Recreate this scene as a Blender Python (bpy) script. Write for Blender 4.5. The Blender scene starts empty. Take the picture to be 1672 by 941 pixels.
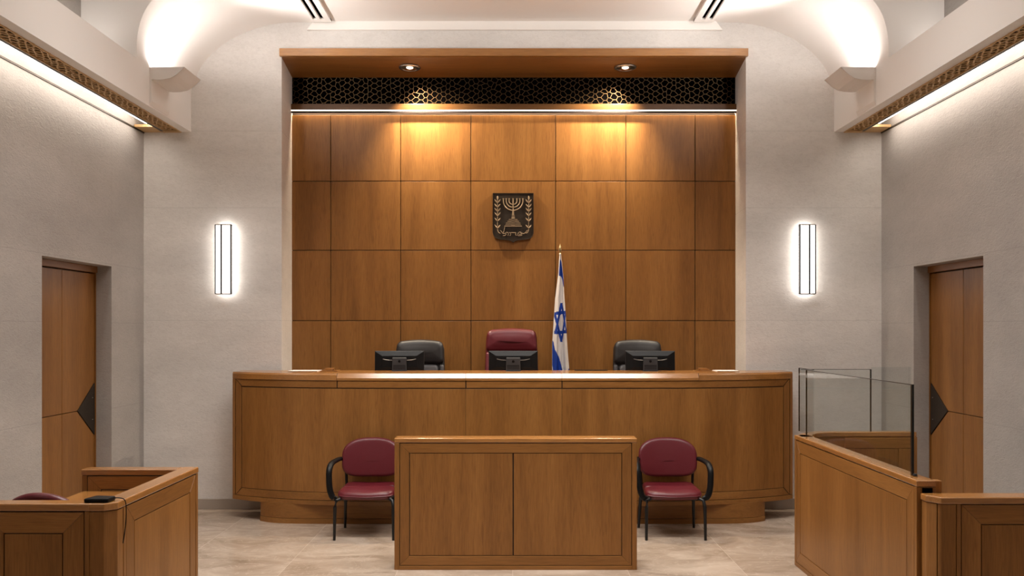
import bpy, bmesh, math, random
from mathutils import Vector
random.seed(7)
SC = bpy.context.scene
COL = SC.collection
F, CX, HY, EYE = 1400.0, 837.0, 538.0, 1.8      # focal length in pixels, principal axis, horizon row, eye height

def wx(px, d): return (px - CX) / F * d
def wz(py, d): return EYE - (py - HY) / F * d

# ------------------------------------------------------------------ materials
def new_mat(name):
    m = bpy.data.materials.new(name); m.use_nodes = True
    nt = m.node_tree
    return m, nt, nt.nodes, nt.links, nt.nodes['Principled BSDF']

def simple(name, col, rough=0.5, metal=0.0, spec=0.5, bump=0.0, bscale=200.0, coat=0.0):
    m, nt, N, L, b = new_mat(name)
    b.inputs['Base Color'].default_value = (*col, 1); b.inputs['Roughness'].default_value = rough
    b.inputs['Metallic'].default_value = metal; b.inputs['Specular IOR Level'].default_value = spec
    b.inputs['Coat Weight'].default_value = coat
    tc = N.new('ShaderNodeTexCoord'); no = N.new('ShaderNodeTexNoise')
    no.inputs['Scale'].default_value = bscale; no.inputs['Detail'].default_value = 3
    L.new(tc.outputs['Object'], no.inputs['Vector'])
    if bump > 0:
        bp = N.new('ShaderNodeBump'); bp.inputs['Strength'].default_value = bump; bp.inputs['Distance'].default_value = 0.002
        L.new(no.outputs['Fac'], bp.inputs['Height']); L.new(bp.outputs['Normal'], b.inputs['Normal'])
    mr = N.new('ShaderNodeMapRange'); mr.inputs['To Min'].default_value = rough * 0.9; mr.inputs['To Max'].default_value = min(1, rough * 1.1)
    L.new(no.outputs['Fac'], mr.inputs['Value']); L.new(mr.outputs['Result'], b.inputs['Roughness'])
    return m

def emis(name, col, strength):
    m, nt, N, L, b = new_mat(name)
    b.inputs['Base Color'].default_value = (.8, .8, .8, 1)
    b.inputs['Emission Color'].default_value = (*col, 1); b.inputs['Emission Strength'].default_value = strength
    return m

def ramp(N, stops):
    r = N.new('ShaderNodeValToRGB'); e = r.color_ramp.elements
    while len(e) < len(stops): e.new(0.5)
    for k, (p, c) in enumerate(stops): e[k].position = p; e[k].color = (*c, 1)
    return r

def wood(name, axis, gain=1.0, rough=0.36):
    m, nt, N, L, b = new_mat(name)
    tc = N.new('ShaderNodeTexCoord'); oi = N.new('ShaderNodeObjectInfo')
    mul = N.new('ShaderNodeMath'); mul.operation = 'MULTIPLY'; mul.inputs[1].default_value = 31.7
    L.new(oi.outputs['Random'], mul.inputs[0])
    add = N.new('ShaderNodeVectorMath'); add.operation = 'ADD'
    L.new(tc.outputs['Object'], add.inputs[0]); L.new(mul.outputs[0], add.inputs[1])
    def layer(along, across, detail, dist, rgh):
        mp = N.new('ShaderNodeMapping')
        s = [across] * 3; s['xyz'.index(axis)] = along
        mp.inputs['Scale'].default_value = s
        L.new(add.outputs[0], mp.inputs['Vector'])
        no = N.new('ShaderNodeTexNoise'); no.inputs['Scale'].default_value = 1
        no.inputs['Detail'].default_value = detail; no.inputs['Distortion'].default_value = dist; no.inputs['Roughness'].default_value = rgh
        L.new(mp.outputs[0], no.inputs['Vector'])
        return no
    n1 = layer(0.4, 5.0, 4, 0.5, 0.55); n2 = layer(9, 210, 4, 0.3, 0.6); n3 = layer(2.4, 34, 4, 2.2, 0.6)
    g = gain
    r1 = ramp(N, [(0.30, (.205*g, .087*g, .0215*g)), (0.50, (.260*g, .114*g, .029*g)), (0.72, (.318*g, .145*g, .039*g))])
    L.new(n1.outputs['Fac'], r1.inputs['Fac'])
    r2 = ramp(N, [(0.30, (.72, .69, .66)), (0.62, (1.06, 1.06, 1.06))])
    L.new(n2.outputs['Fac'], r2.inputs['Fac'])
    r3 = ramp(N, [(0.32, (.80, .77, .74)), (0.47, (1, 1, 1)), (0.75, (1.04, 1.04, 1.04))])
    L.new(n3.outputs['Fac'], r3.inputs['Fac'])
    m1 = N.new('ShaderNodeMixRGB'); m1.blend_type = 'MULTIPLY'; m1.inputs['Fac'].default_value = 0.75
    L.new(r1.outputs['Color'], m1.inputs['Color1']); L.new(r2.outputs['Color'], m1.inputs['Color2'])
    m2 = N.new('ShaderNodeMixRGB'); m2.blend_type = 'MULTIPLY'; m2.inputs['Fac'].default_value = 0.8
    L.new(m1.outputs['Color'], m2.inputs['Color1']); L.new(r3.outputs['Color'], m2.inputs['Color2'])
    L.new(m2.outputs['Color'], b.inputs['Base Color'])
    b.inputs['Roughness'].default_value = rough; b.inputs['Specular IOR Level'].default_value = 0.35
    if gain > 1.2: b.inputs['Specular IOR Level'].default_value = .8; b.inputs['Coat Weight'].default_value = .5; b.inputs['Coat Roughness'].default_value = .2
    bp = N.new('ShaderNodeBump'); bp.inputs['Strength'].default_value = 0.06; bp.inputs['Distance'].default_value = 0.002
    L.new(n2.outputs['Fac'], bp.inputs['Height']); L.new(bp.outputs['Normal'], b.inputs['Normal'])
    return m

def line_mask(N, L, src, at, width):
    """1 on a thin line where src == at"""
    s = N.new('ShaderNodeMath'); s.operation = 'SUBTRACT'; s.inputs[1].default_value = at
    a = N.new('ShaderNodeMath'); a.operation = 'ABSOLUTE'
    c = N.new('ShaderNodeMath'); c.operation = 'LESS_THAN'; c.inputs[1].default_value = width
    L.new(src, s.inputs[0]); L.new(s.outputs[0], a.inputs[0]); L.new(a.outputs[0], c.inputs[0])
    return c.outputs[0]

def stone(name, col, hz, vt, axis):
    """limestone cladding: horizontal joints at heights hz, vertical joints at vt along axis"""
    m, nt, N, L, b = new_mat(name)
    ge = N.new('ShaderNodeNewGeometry'); sp = N.new('ShaderNodeSeparateXYZ')
    L.new(ge.outputs['Position'], sp.inputs[0])
    n1 = N.new('ShaderNodeTexNoise'); n1.inputs['Scale'].default_value = 0.9; n1.inputs['Detail'].default_value = 7; n1.inputs['Roughness'].default_value = .62
    n2 = N.new('ShaderNodeTexNoise'); n2.inputs['Scale'].default_value = 26; n2.inputs['Detail'].default_value = 6; n2.inputs['Distortion'].default_value = 1.2
    mp = N.new('ShaderNodeMapping'); mp.inputs['Scale'].default_value = (1, 1, 2.2)
    L.new(ge.outputs['Position'], mp.inputs[0])
    L.new(mp.outputs[0], n1.inputs['Vector']); L.new(mp.outputs[0], n2.inputs['Vector'])
    r1 = ramp(N, [(0.3, tuple(c * .86 for c in col)), (0.7, tuple(min(.95, c * 1.10) for c in col))])
    L.new(n1.outputs['Fac'], r1.inputs['Fac'])
    r2 = ramp(N, [(0.32, (.86, .85, .84)), (0.55, (1, 1, 1))])
    L.new(n2.outputs['Fac'], r2.inputs['Fac'])
    mx = N.new('ShaderNodeMixRGB'); mx.blend_type = 'MULTIPLY'; mx.inputs['Fac'].default_value = 0.55
    L.new(r1.outputs[0], mx.inputs[1]); L.new(r2.outputs[0], mx.inputs[2])
    tot = None
    for h in hz:
        k = line_mask(N, L, sp.outputs['Z'], h, .0035)
        if tot is None: tot = k
        else:
            a = N.new('ShaderNodeMath'); a.operation = 'MAXIMUM'; L.new(tot, a.inputs[0]); L.new(k, a.inputs[1]); tot = a.outputs[0]
    for v in vt:
        k = line_mask(N, L, sp.outputs[axis], v, .003)
        a = N.new('ShaderNodeMath'); a.operation = 'MAXIMUM'; L.new(tot, a.inputs[0]); L.new(k, a.inputs[1]); tot = a.outputs[0]
    sc = N.new('ShaderNodeMath'); sc.operation = 'MULTIPLY'; sc.inputs[1].default_value = .20
    L.new(tot, sc.inputs[0])
    mj = N.new('ShaderNodeMixRGB'); mj.inputs[2].default_value = (*[c * .45 for c in col], 1)
    L.new(sc.outputs[0], mj.inputs[0]); L.new(mx.outputs[0], mj.inputs[1]); L.new(mj.outputs[0], b.inputs['Base Color'])
    b.inputs['Roughness'].default_value = .62; b.inputs['Specular IOR Level'].default_value = .3
    bp = N.new('ShaderNodeBump'); bp.inputs['Strength'].default_value = .45; bp.inputs['Distance'].default_value = .006
    L.new(n2.outputs['Fac'], bp.inputs['Height']); L.new(bp.outputs[0], b.inputs['Normal'])
    return m

def marble(name):
    m, nt, N, L, b = new_mat(name)
    ge = N.new('ShaderNodeNewGeometry'); sp = N.new('ShaderNodeSeparateXYZ'); L.new(ge.outputs['Position'], sp.inputs[0])
    tx, ty = .857, 1.0
    def cell(src, size, off):
        a = N.new('ShaderNodeMath'); a.operation = 'ADD'; a.inputs[1].default_value = -off; L.new(src, a.inputs[0])
        d = N.new('ShaderNodeMath'); d.operation = 'DIVIDE'; d.inputs[1].default_value = size; L.new(a.outputs[0], d.inputs[0])
        fl = N.new('ShaderNodeMath'); fl.operation = 'FLOOR'; L.new(d.outputs[0], fl.inputs[0])
        fr = N.new('ShaderNodeMath'); fr.operation = 'FRACT'; L.new(d.outputs[0], fr.inputs[0])
        pp = N.new('ShaderNodeMath'); pp.operation = 'PINGPONG'; pp.inputs[1].default_value = .5; L.new(fr.outputs[0], pp.inputs[0])
        lt = N.new('ShaderNodeMath'); lt.operation = 'LESS_THAN'; lt.inputs[1].default_value = .0022 / size; L.new(pp.outputs[0], lt.inputs[0])
        return fl.outputs[0], lt.outputs[0]
    cx, lx = cell(sp.outputs['X'], tx, 0.0); cy, ly = cell(sp.outputs['Y'], ty, 6.7)
    cb = N.new('ShaderNodeCombineXYZ'); L.new(cx, cb.inputs[0]); L.new(cy, cb.inputs[1])
    wn = N.new('ShaderNodeTexWhiteNoise'); L.new(cb.outputs[0], wn.inputs['Vector'])
    sh = N.new('ShaderNodeVectorMath'); sh.operation = 'SCALE'; sh.inputs['Scale'].default_value = 9; L.new(wn.outputs['Color'], sh.inputs[0])
    ad = N.new('ShaderNodeVectorMath'); ad.operation = 'ADD'; L.new(ge.outputs['Position'], ad.inputs[0]); L.new(sh.outputs[0], ad.inputs[1])
    mp = N.new('ShaderNodeMapping'); mp.inputs['Scale'].default_value = (1.0, 1.7, 1); mp.inputs['Rotation'].default_value = (0, 0, .6)
    L.new(ad.outputs[0], mp.inputs[0])
    n1 = N.new('ShaderNodeTexNoise'); n1.inputs['Scale'].default_value = 1.5; n1.inputs['Detail'].default_value = 8; n1.inputs['Distortion'].default_value = 1.1; n1.inputs['Roughness'].default_value = .6
    n2 = N.new('ShaderNodeTexNoise'); n2.inputs['Scale'].default_value = 3.2; n2.inputs['Detail'].default_value = 8; n2.inputs['Distortion'].default_value = 2.0
    L.new(mp.outputs[0], n1.inputs['Vector']); L.new(mp.outputs[0], n2.inputs['Vector'])
    r1 = ramp(N, [(.30, (.26, .192, .138)), (.5, (.39, .308, .238)), (.70, (.51, .42, .338))])
    L.new(n1.outputs['Fac'], r1.inputs[0])
    r2 = ramp(N, [(.475, (0, 0, 0)), (.50, (1, 1, 1)), (.525, (0, 0, 0))])
    L.new(n2.outputs['Fac'], r2.inputs[0])
    s1 = N.new('ShaderNodeMath'); s1.operation = 'MULTIPLY'; s1.inputs[1].default_value = .22; L.new(r2.outputs[0], s1.inputs[0])
    mv = N.new('ShaderNodeMixRGB'); mv.inputs[2].default_value = (.70, .60, .50, 1)
    L.new(s1.outputs[0], mv.inputs[0]); L.new(r1.outputs[0], mv.inputs[1])
    mxl = N.new('ShaderNodeMath'); mxl.operation = 'MAXIMUM'; L.new(lx, mxl.inputs[0]); L.new(ly, mxl.inputs[1])
    s2 = N.new('ShaderNodeMath'); s2.operation = 'MULTIPLY'; s2.inputs[1].default_value = .45; L.new(mxl.outputs[0], s2.inputs[0])
    mj = N.new('ShaderNodeMixRGB'); mj.inputs[2].default_value = (.70, .60, .50, 1)
    L.new(s2.outputs[0], mj.inputs[0]); L.new(mv.outputs[0], mj.inputs[1]); L.new(mj.outputs[0], b.inputs['Base Color'])
    b.inputs['Roughness'].default_value = .10; b.inputs['Specular IOR Level'].default_value = .55
    return m

def glass(name, tint, refl=1.0):
    m = bpy.data.materials.new(name); m.use_nodes = True
    N, L = m.node_tree.nodes, m.node_tree.links
    N.clear()
    o = N.new('ShaderNodeOutputMaterial'); mx = N.new('ShaderNodeMixShader')
    tr = N.new('ShaderNodeBsdfTransparent'); tr.inputs[0].default_value = (*tint, 1)
    gl = N.new('ShaderNodeBsdfGlossy'); gl.inputs['Roughness'].default_value = .015; gl.inputs[0].default_value = (.95, .97, .96, 1)
    fr = N.new('ShaderNodeFresnel'); fr.inputs['IOR'].default_value = 1.34
    ge = N.new('ShaderNodeNewGeometry'); inv = N.new('ShaderNodeMath'); inv.operation = 'SUBTRACT'; inv.inputs[0].default_value = 1
    L.new(ge.outputs['Backfacing'], inv.inputs[1]); mu = N.new('ShaderNodeMath'); mu.operation = 'MULTIPLY'
    L.new(fr.outputs[0], mu.inputs[0]); L.new(inv.outputs[0], mu.inputs[1]); L.new(mu.outputs[0], mx.inputs[0]); L.new(tr.outputs[0], mx.inputs[1]); L.new(gl.outputs[0], mx.inputs[2]); L.new(mx.outputs[0], o.inputs[0])
    return m

WV = wood('wood_grain_vertical', 'z'); WH = wood('wood_grain_across', 'x'); WD = wood('wood_grain_depth', 'y')
WC = wood('wood_cap_across', 'x', 1.35, .25); WCD = wood('wood_cap_depth', 'y', 1.35, .25)
WRAIL = wood('wood_rail_dark', 'x', .5)
WDARK = simple('dark_core_wood', (.022, .010, .005), .7)  # dark wood of cores and backings behind the joints
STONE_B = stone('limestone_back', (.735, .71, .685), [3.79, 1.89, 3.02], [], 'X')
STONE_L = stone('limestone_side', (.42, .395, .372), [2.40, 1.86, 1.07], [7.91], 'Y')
PLASTER = simple('white_plaster', (.83, .805, .78), .6, bump=.05, bscale=60, spec=.25)
CEILW = simple('ceiling_plaster', (.83, .80, .775), .65, bump=.04, bscale=60, spec=.2)
TRIMW = simple('white_trim', (.84, .81, .78), .55, spec=.25)
SKIRT = simple('baseboard_stone', (.36, .31, .265), .4, bump=.1, bscale=40)
MARBLE = marble('beige_marble')
BURG = simple('burgundy_vinyl', (.098, .0085, .0145), .38, bump=.10, bscale=420, spec=.42)
GREYL = simple('charcoal_leather', (.020, .0185, .019), .45, bump=.12, bscale=380, spec=.4)
GREYL2 = simple('grey_leather_lining', (.075, .07, .072), .5, bump=.12, bscale=380, spec=.5)
BURG2 = simple('burgundy_lining', (.15, .025, .034), .45, bump=.1, bscale=380, spec=.5)
BLKM = simple('black_metal', (.006, .006, .0065), .38, spec=.4)
BLKP = simple('black_plastic', (.0035, .0035, .004), .42, bump=.05, bscale=300, spec=.2)
GRYP = simple('grey_plastic', (.03, .031, .034), .42, spec=.4)
SCREEN = simple('screen_black', (.004, .004, .005), .12)
CHROME = simple('brushed_metal', (.62, .60, .58), .28, 1.0)
STEEL = simple('dark_metal_edge', (.10, .10, .105), .35, .8)
BRONZE = simple('bronze', (.60, .39, .18), .5, .3)
BRONZED = simple('dark_bronze', (.045, .033, .024), .42, .55, bump=.15, bscale=90)
BRASS_R = simple('relief_bronze', (.30, .215, .135), .5, .45)
NETG = simple('gilded_net', (.10, .062, .028), .35, .8)
BLACKBK = simple('black_backing', (.0012, .001, .001), .9, spec=0.0)
FLAGW = simple('flag_white_cloth', (.66, .64, .63), .75, bump=.2, bscale=600, spec=.2)
FLAGB = simple('flag_blue_cloth', (.010, .045, .30), .7, bump=.2, bscale=600, spec=.2)
PAPER = simple('paper', (.82, .80, .78), .7)
GOLD = simple('brass_finial', (.75, .55, .28), .3, 1.0)
GLASS = glass('clear_glass', (.93, .95, .95))
GLASSE = simple('glass_edge', (.012, .014, .014), .2)
WARM = (1.0, .80, .60)
LED = emis('led_cove', (1.0, .90, .80), 11.0)
FILLU = emis('fill_upper_strip', (1.0, .94, .88), 9.0)  # glow of the unseen strips added on the beam tops
LEDW = emis('led_niche_wash', (1.0, .78, .52), 60.0)
LEDN = emis('led_niche', (1.0, .84, .66), 1.5)
UPL = emis('led_uplight', (1.0, .94, .89), 62.0)
SCON = emis('sconce_diffuser', (1.0, .96, .93), 1.25)
SCONS = emis('sconce_side', (1.0, .92, .84), 6.5)
LENS = emis('lamp_lens', (1.0, .85, .68), 1.2)

# ------------------------------------------------------------------ mesh builder
class MB:
    def __init__(s): s.bm = bmesh.new()
    def hexa(s, p, mi=0):
        v = [s.bm.verts.new(q) for q in p]
        for f in ((0,3,2,1),(4,5,6,7),(0,1,5,4),(1,2,6,5),(2,3,7,6),(3,0,4,7)):
            s.bm.faces.new([v[i] for i in f]).material_index = mi
        return v
    def box(s, x0, x1, y0, y1, z0, z1, bev=0.0, seg=2):
        v = s.hexa([(x0,y0,z0),(x1,y0,z0),(x1,y1,z0),(x0,y1,z0),(x0,y0,z1),(x1,y0,z1),(x1,y1,z1),(x0,y1,z1)])
        if bev > 0:
            es = list({e for q in v for e in q.link_edges})
            bmesh.ops.bevel(s.bm, geom=es, offset=bev, segments=seg, profile=.5, affect='EDGES')
        return s
    def prism(s, poly, fn, a, b):
        """extrude 2D polygon between a and b, fn(p, q, t) -> xyz"""
        lo = [s.bm.verts.new(fn(p, q, a)) for p, q in poly]; hi = [s.bm.verts.new(fn(p, q, b)) for p, q in poly]
        n = len(poly)
        s.bm.faces.new(lo[::-1]); s.bm.faces.new(hi)
        for i in range(n): s.bm.faces.new([lo[i], lo[(i+1) % n], hi[(i+1) % n], hi[i]])
        return s
    def slab(s, u0, u1, v0, v1, z0, z1, fn, nu=1, top=(0, 0), ch=0.0):
        """box in (u, v, z) bent through fn; top shifts the two u-ends at z1 (mitres); ch chamfers the front top edge"""
        rings = []
        for i in range(nu + 1):
            t = i / nu
            ub = u0 + (u1 - u0) * t; ut = (u0 + top[0]) + (u1 + top[1] - u0 - top[0]) * t
            pr = [(ub, v0, z0), (ub, v1, z0), (ut, v1, z1)]
            pr += [(ut, v0 + ch, z1), (ut, v0, z1 - ch)] if ch else [(ut, v0, z1)]
            rings.append([s.bm.verts.new(fn(*p)) for p in pr])
        n = len(rings[0])
        s.bm.faces.new(rings[0][::-1]); s.bm.faces.new(rings[-1])
        for a, b in zip(rings, rings[1:]):
            for k in range(n): s.bm.faces.new([a[k], a[(k+1) % n], b[(k+1) % n], b[k]])
        return s
    def tube(s, pts, r, seg=10, r2=None, ref=(0, 0, 1), caps=True):
        """sweep an ellipse (r along the ref side, r2 across) along pts; r may be a list"""
        P = [Vector(p) for p in pts]; n = len(P); rings = []
        ref = Vector(ref)
        for i in range(n):
            t = (P[min(i+1, n-1)] - P[max(i-1, 0)]).normalized()
            rr = ref if abs(t.dot(ref)) < .98 else Vector((1, 0, 0)) if abs(t.x) < .9 else Vector((0, 1, 0))
            a = (rr - t * rr.dot(t)).normalized(); b = t.cross(a)
            ra = r[i] if isinstance(r, (list, tuple)) else r
            rb = ra if r2 is None else r2
            rings.append([s.bm.verts.new(P[i] + a * ra * math.cos(2*math.pi*k/seg) + b * rb * math.sin(2*math.pi*k/seg)) for k in range(seg)])
        for A, B in zip(rings, rings[1:]):
            for k in range(seg): s.bm.faces.new([A[k], A[(k+1) % seg], B[(k+1) % seg], B[k]])
        if caps: s.bm.faces.new(rings[0][::-1]); s.bm.faces.new(rings[-1])
        return s
    def lathe(s, prof, c, axis='z', seg=32):
        rings = []
        for r, h in prof:
            ring = []
            for k in range(seg):
                a = 2 * math.pi * k / seg; p, q = max(r, 1e-4) * math.cos(a), max(r, 1e-4) * math.sin(a)
                ring.append(s.bm.verts.new((c[0]+p, c[1]+q, c[2]+h) if axis == 'z' else (c[0]+p, c[1]+h, c[2]+q)))
            rings.append(ring)
        for A, B in zip(rings, rings[1:]):
            for k in range(seg): s.bm.faces.new([A[k], A[(k+1) % seg], B[(k+1) % seg], B[k]])
        s.bm.faces.new(rings[0][::-1]); s.bm.faces.new(rings[-1])
        return s
    def pillow(s, outline, c, hw, hh, t, r, puff, fn, nr=5):
        """upholstered pad: 2D outline about c, thickness t with rounded edge r and puffed faces; fn(p, q, w) -> xyz"""
        rings = []
        def ring(inset, w):
            return [s.bm.verts.new(fn(c[0] + (p-c[0]) * (1 - inset/hw), c[1] + (q-c[1]) * (1 - inset/hh), w)) for p, q in outline]
        seq = []
        for k in range(nr + 1):
            a = math.pi / 2 * k / nr
            seq.append((r * (1 - math.cos(a)), t/2 - r + r * math.sin(a)))
        m = min(hw, hh)
        for k in range(1, 7):
            f = k / 7
            seq.append((r + (m - r) * f * .96, t/2 + puff * (1 - (1 - f) ** 2)))
        full = [(i, -w) for i, w in reversed(seq)] + seq
        rings = [ring(i, w) for i, w in full]
        n = len(outline)
        for A, B in zip(rings, rings[1:]):
            for k in range(n): s.bm.faces.new([A[k], A[(k+1) % n], B[(k+1) % n], B[k]])
        s.bm.faces.new(rings[0][::-1]); s.bm.faces.new(rings[-1])
        return s
    def grid(s, fn, nu, nv, mi=None):
        V = [[s.bm.verts.new(fn(i / nu, j / nv)) for i in range(nu + 1)] for j in range(nv + 1)]
        for j in range(nv):
            for i in range(nu):
                f = s.bm.faces.new([V[j][i], V[j][i+1], V[j+1][i+1], V[j+1][i]])
                if mi: f.material_index = mi((i + .5) / nu, (j + .5) / nv)
        return V
    def build(s, name, mat, parent=None, smooth=None, bevel=0.0, origin=None):
        bm = s.bm
        bmesh.ops.recalc_face_normals(bm, faces=bm.faces[:])
        off = Vector((0, 0, 0)); p = parent
        while p is not None: off += p.location; p = p.parent
        if parent is None:
            if origin is not None: off = Vector(origin)
            else:
                xs = [v.co.x for v in bm.verts]; ys = [v.co.y for v in bm.verts]; zs = [v.co.z for v in bm.verts]
                off = Vector(((min(xs)+max(xs))/2, (min(ys)+max(ys))/2, min(zs)))
        loc = Vector((0, 0, 0))
        if parent is not None:
            # a part keeps its origin at its own centre so that grain and gloss differ from part to part
            loc = Vector((0, 0, 0))
        bmesh.ops.translate(bm, verts=bm.verts[:], vec=-(off + loc))
        me = bpy.data.meshes.new(name); bm.to_mesh(me); bm.free()
        for mm in (mat if isinstance(mat, (list, tuple)) else [mat]): me.materials.append(mm)
        o = bpy.data.objects.new(name, me); COL.objects.link(o)
        if parent is None: o.location = off
        else: o.parent = parent
        if smooth is not None:
            for pl in me.polygons: pl.use_smooth = True
            if smooth > 0: me.set_sharp_from_angle(angle=math.radians(smooth))
        if bevel > 0:
            md = o.modifiers.new('edge', 'BEVEL'); md.width = bevel; md.segments = 2; md.limit_method = 'ANGLE'; md.angle_limit = math.radians(40)
        return o

def tag(o, label, cat, group=None, kind=None):
    o['label'] = label; o['category'] = cat
    if group: o['group'] = group
    if kind: o['kind'] = kind
    return o
def thing(name, loc, label, cat, group=None, kind=None):
    o = bpy.data.objects.new(name, None); COL.objects.link(o); o.location = loc; o.empty_display_size = .1
    return tag(o, label, cat, group, kind)
def copy_tree(o, parent=None):
    c = o.copy(); COL.objects.link(c)
    if parent is not None: c.parent = parent
    for ch in list(o.children): copy_tree(ch, c)
    return c
def smooth_path(pts, n=8):
    P = [Vector(p) for p in pts]; out = []
    for i in range(len(P) - 1):
        p0, p1, p2, p3 = P[max(i-1, 0)], P[i], P[i+1], P[min(i+2, len(P)-1)]
        for k in range(n):
            t = k / n
            out.append(.5 * ((2*p1) + (p2-p0)*t + (2*p0-5*p1+4*p2-p3)*t*t + (3*p1-p0-3*p2+p3)*t**3))
    return out + [P[-1]]
def rrect(hw, hh, r, n=6, crown=0.0, taper=0.0, cx=0, cy=0):
    """rounded rectangle outline; crown bulges the top edge, taper widens the bottom"""
    out = []
    for sx, sy, a0 in ((1, 1, 0), (-1, 1, 90), (-1, -1, 180), (1, -1, 270)):
        for k in range(n + 1):
            a = math.radians(a0 + 90 * k / n)
            out.append((sx * (hw - r) + r * math.cos(a), sy * (hh - r) + r * math.sin(a)))
    # extra points along the straight edges
    dense = []
    for i, p in enumerate(out):
        q = out[(i+1) % len(out)]; dense.append(p)
        d = math.hypot(q[0]-p[0], q[1]-p[1]); m = int(d / .03)
        for k in range(1, m): dense.append((p[0] + (q[0]-p[0]) * k/m, p[1] + (q[1]-p[1]) * k/m))
    res = []
    for x, y in dense:
        t = (y + hh) / (2 * hh)
        x2 = x * (1 + taper * (1 - t)); y2 = y + crown * (1 - (x/hw)**2) * max(0, t - .5) * 2
        res.append((cx + x2, cy + y2))
    return res

# ------------------------------------------------------------------ the room
XW, DB, DA = 3.70, 8.60, 7.35            # side wall, back wall and the front of the vaulted bay
REAR, ZC = -3.2, 5.45
BX, BZ0, BZ1 = 3.225, 3.78, 4.13         # side beams
VZ, VX = 4.88, 2.19                      # flat of the vault

o = MB().box(-4.1, 4.1, REAR - .2, 9.4, -.12, 0).build('floor', MARBLE); tag(o, 'polished beige marble floor tiles', 'floor', kind='structure')

# back wall with the niche opening
NX = .012
m = MB()
P = lambda x, y, z: (x, y, z)
m.prism([(-XW - .25, DB), (NX - 2.328, DB), (NX - 2.366, 9.24), (-XW - .25, 9.24)], P, 0, 5.05)
m.prism([(XW + .25, DB), (NX + 2.328, DB), (NX + 2.366, 9.24), (XW + .25, 9.24)], P, 0, 5.05)
m.prism([(NX - 2.328, DB), (NX + 2.328, DB), (NX + 2.366, 9.24), (NX - 2.366, 9.24)], P, 4.575, 5.05)
m.box(NX - 2.40, NX + 2.40, 9.19, 9.30, 0, 4.6)
o = m.build('wall_back', STONE_B); tag(o, 'pale limestone back wall around the wood panelled niche', 'wall', kind='structure')

# side walls with a door opening each
D0, D1, DH = 6.74, 7.91, 2.38
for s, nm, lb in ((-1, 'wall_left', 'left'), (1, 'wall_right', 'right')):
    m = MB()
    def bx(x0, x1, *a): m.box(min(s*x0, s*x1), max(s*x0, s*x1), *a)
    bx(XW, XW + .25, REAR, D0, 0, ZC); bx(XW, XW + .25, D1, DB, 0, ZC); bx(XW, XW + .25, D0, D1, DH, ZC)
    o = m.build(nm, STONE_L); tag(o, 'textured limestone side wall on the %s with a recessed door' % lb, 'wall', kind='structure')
o = MB().box(-XW - .25, XW + .25, REAR - .2, REAR, 0, ZC).build('wall_rear', STONE_B); tag(o, 'plain rear wall of the courtroom behind the viewer', 'wall', kind='structure')
o = MB().box(-XW - .25, XW + .25, REAR - .2, DA + .02, ZC, ZC + .15).build('ceiling', CEILW); tag(o, 'white plaster ceiling of the main bay', 'ceiling', kind='structure')

# vaulted bay ceiling: loft between the arch on the back wall and the front arch
def vprof(t, n):
    """t 0..1 across the whole vault"""
    k = 28
    i = t * (2 * k + 1)
    if i <= k: a = math.pi / 2 * i / k; sx = -1
    elif i >= k + 1: a = math.pi / 2 * (2*k + 1 - i) / k; sx = 1
    else: return None
    ca, sa = math.cos(a) ** (2/n), math.sin(a) ** (2/n)
    return sx * (VX + (BX - VX) * ca), BZ1 + (VZ - BZ1) * sa
m = MB()
NU, NV = 57, 12
def vfn(u, v):
    n = 2.75 + (1.9 - 2.75) * v
    x, z = vprof(round(u * NU) / NU, n)
    return (x, DA + (DB + .02 - DA) * v, z)
V = m.grid(vfn, NU, NV)
front = [vprof(i / NU, 2.75) for i in range(NU + 1)]
# arch face above and beside the vault's front edge
out = []
for x, z in front:
    out.append((x, DA, z))
top = []
for i, (x, z) in enumerate(front):
    t = i / NU
    top.append((-XW + 2 * XW * t, DA, ZC + .02))
lo = V[0]; hi = [m.bm.verts.new(p) for p in top]
for i in range(NU): m.bm.faces.new([lo[i], lo[i+1], hi[i+1], hi[i]])
for s, i in ((-1, 0), (1, NU)):
    c = m.bm.verts.new((s * XW, DA, BZ1))
    m.bm.faces.new([lo[i], hi[i], c])
o = m.build('ceiling', CEILW, smooth=35); tag(o, 'white vaulted ceiling bay over the judges bench', 'ceiling', kind='structure')

# cornice strip under the vault flat
o = MB().prism([(-2.06, 4.795), (2.10, 4.795), (2.03, 4.885), (-1.99, 4.885)], lambda p, q, t: (p, t, q), DB - .035, DB + .01).build('trim_1', TRIMW, bevel=.006)
tag(o, 'shallow white cornice strip along the top of the back wall', 'trim', kind='structure')

# baseboards
o = MB().box(-XW, NX - 2.30, DB - .02, DB + .01, 0, .10).box(NX + 2.30, XW, DB - .02, DB + .01, 0, .10).build('baseboard_back', SKIRT, bevel=.002); tag(o, 'beige stone baseboard along the back wall', 'baseboard', kind='structure')
for s, nm, lb in ((-1, 'baseboard_left', 'left'), (1, 'baseboard_right', 'right')):
    m = MB()
    for a, b in ((REAR, D0), (D1, DB - .02)):
        m.box(min(s*(XW-.02), s*(XW+.01)), max(s*(XW-.02), s*(XW+.01)), a, b, 0, .10)
    o = m.build(nm, SKIRT, bevel=.002); tag(o, 'stone baseboard along the %s wall' % lb, 'baseboard', kind='structure')

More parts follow.
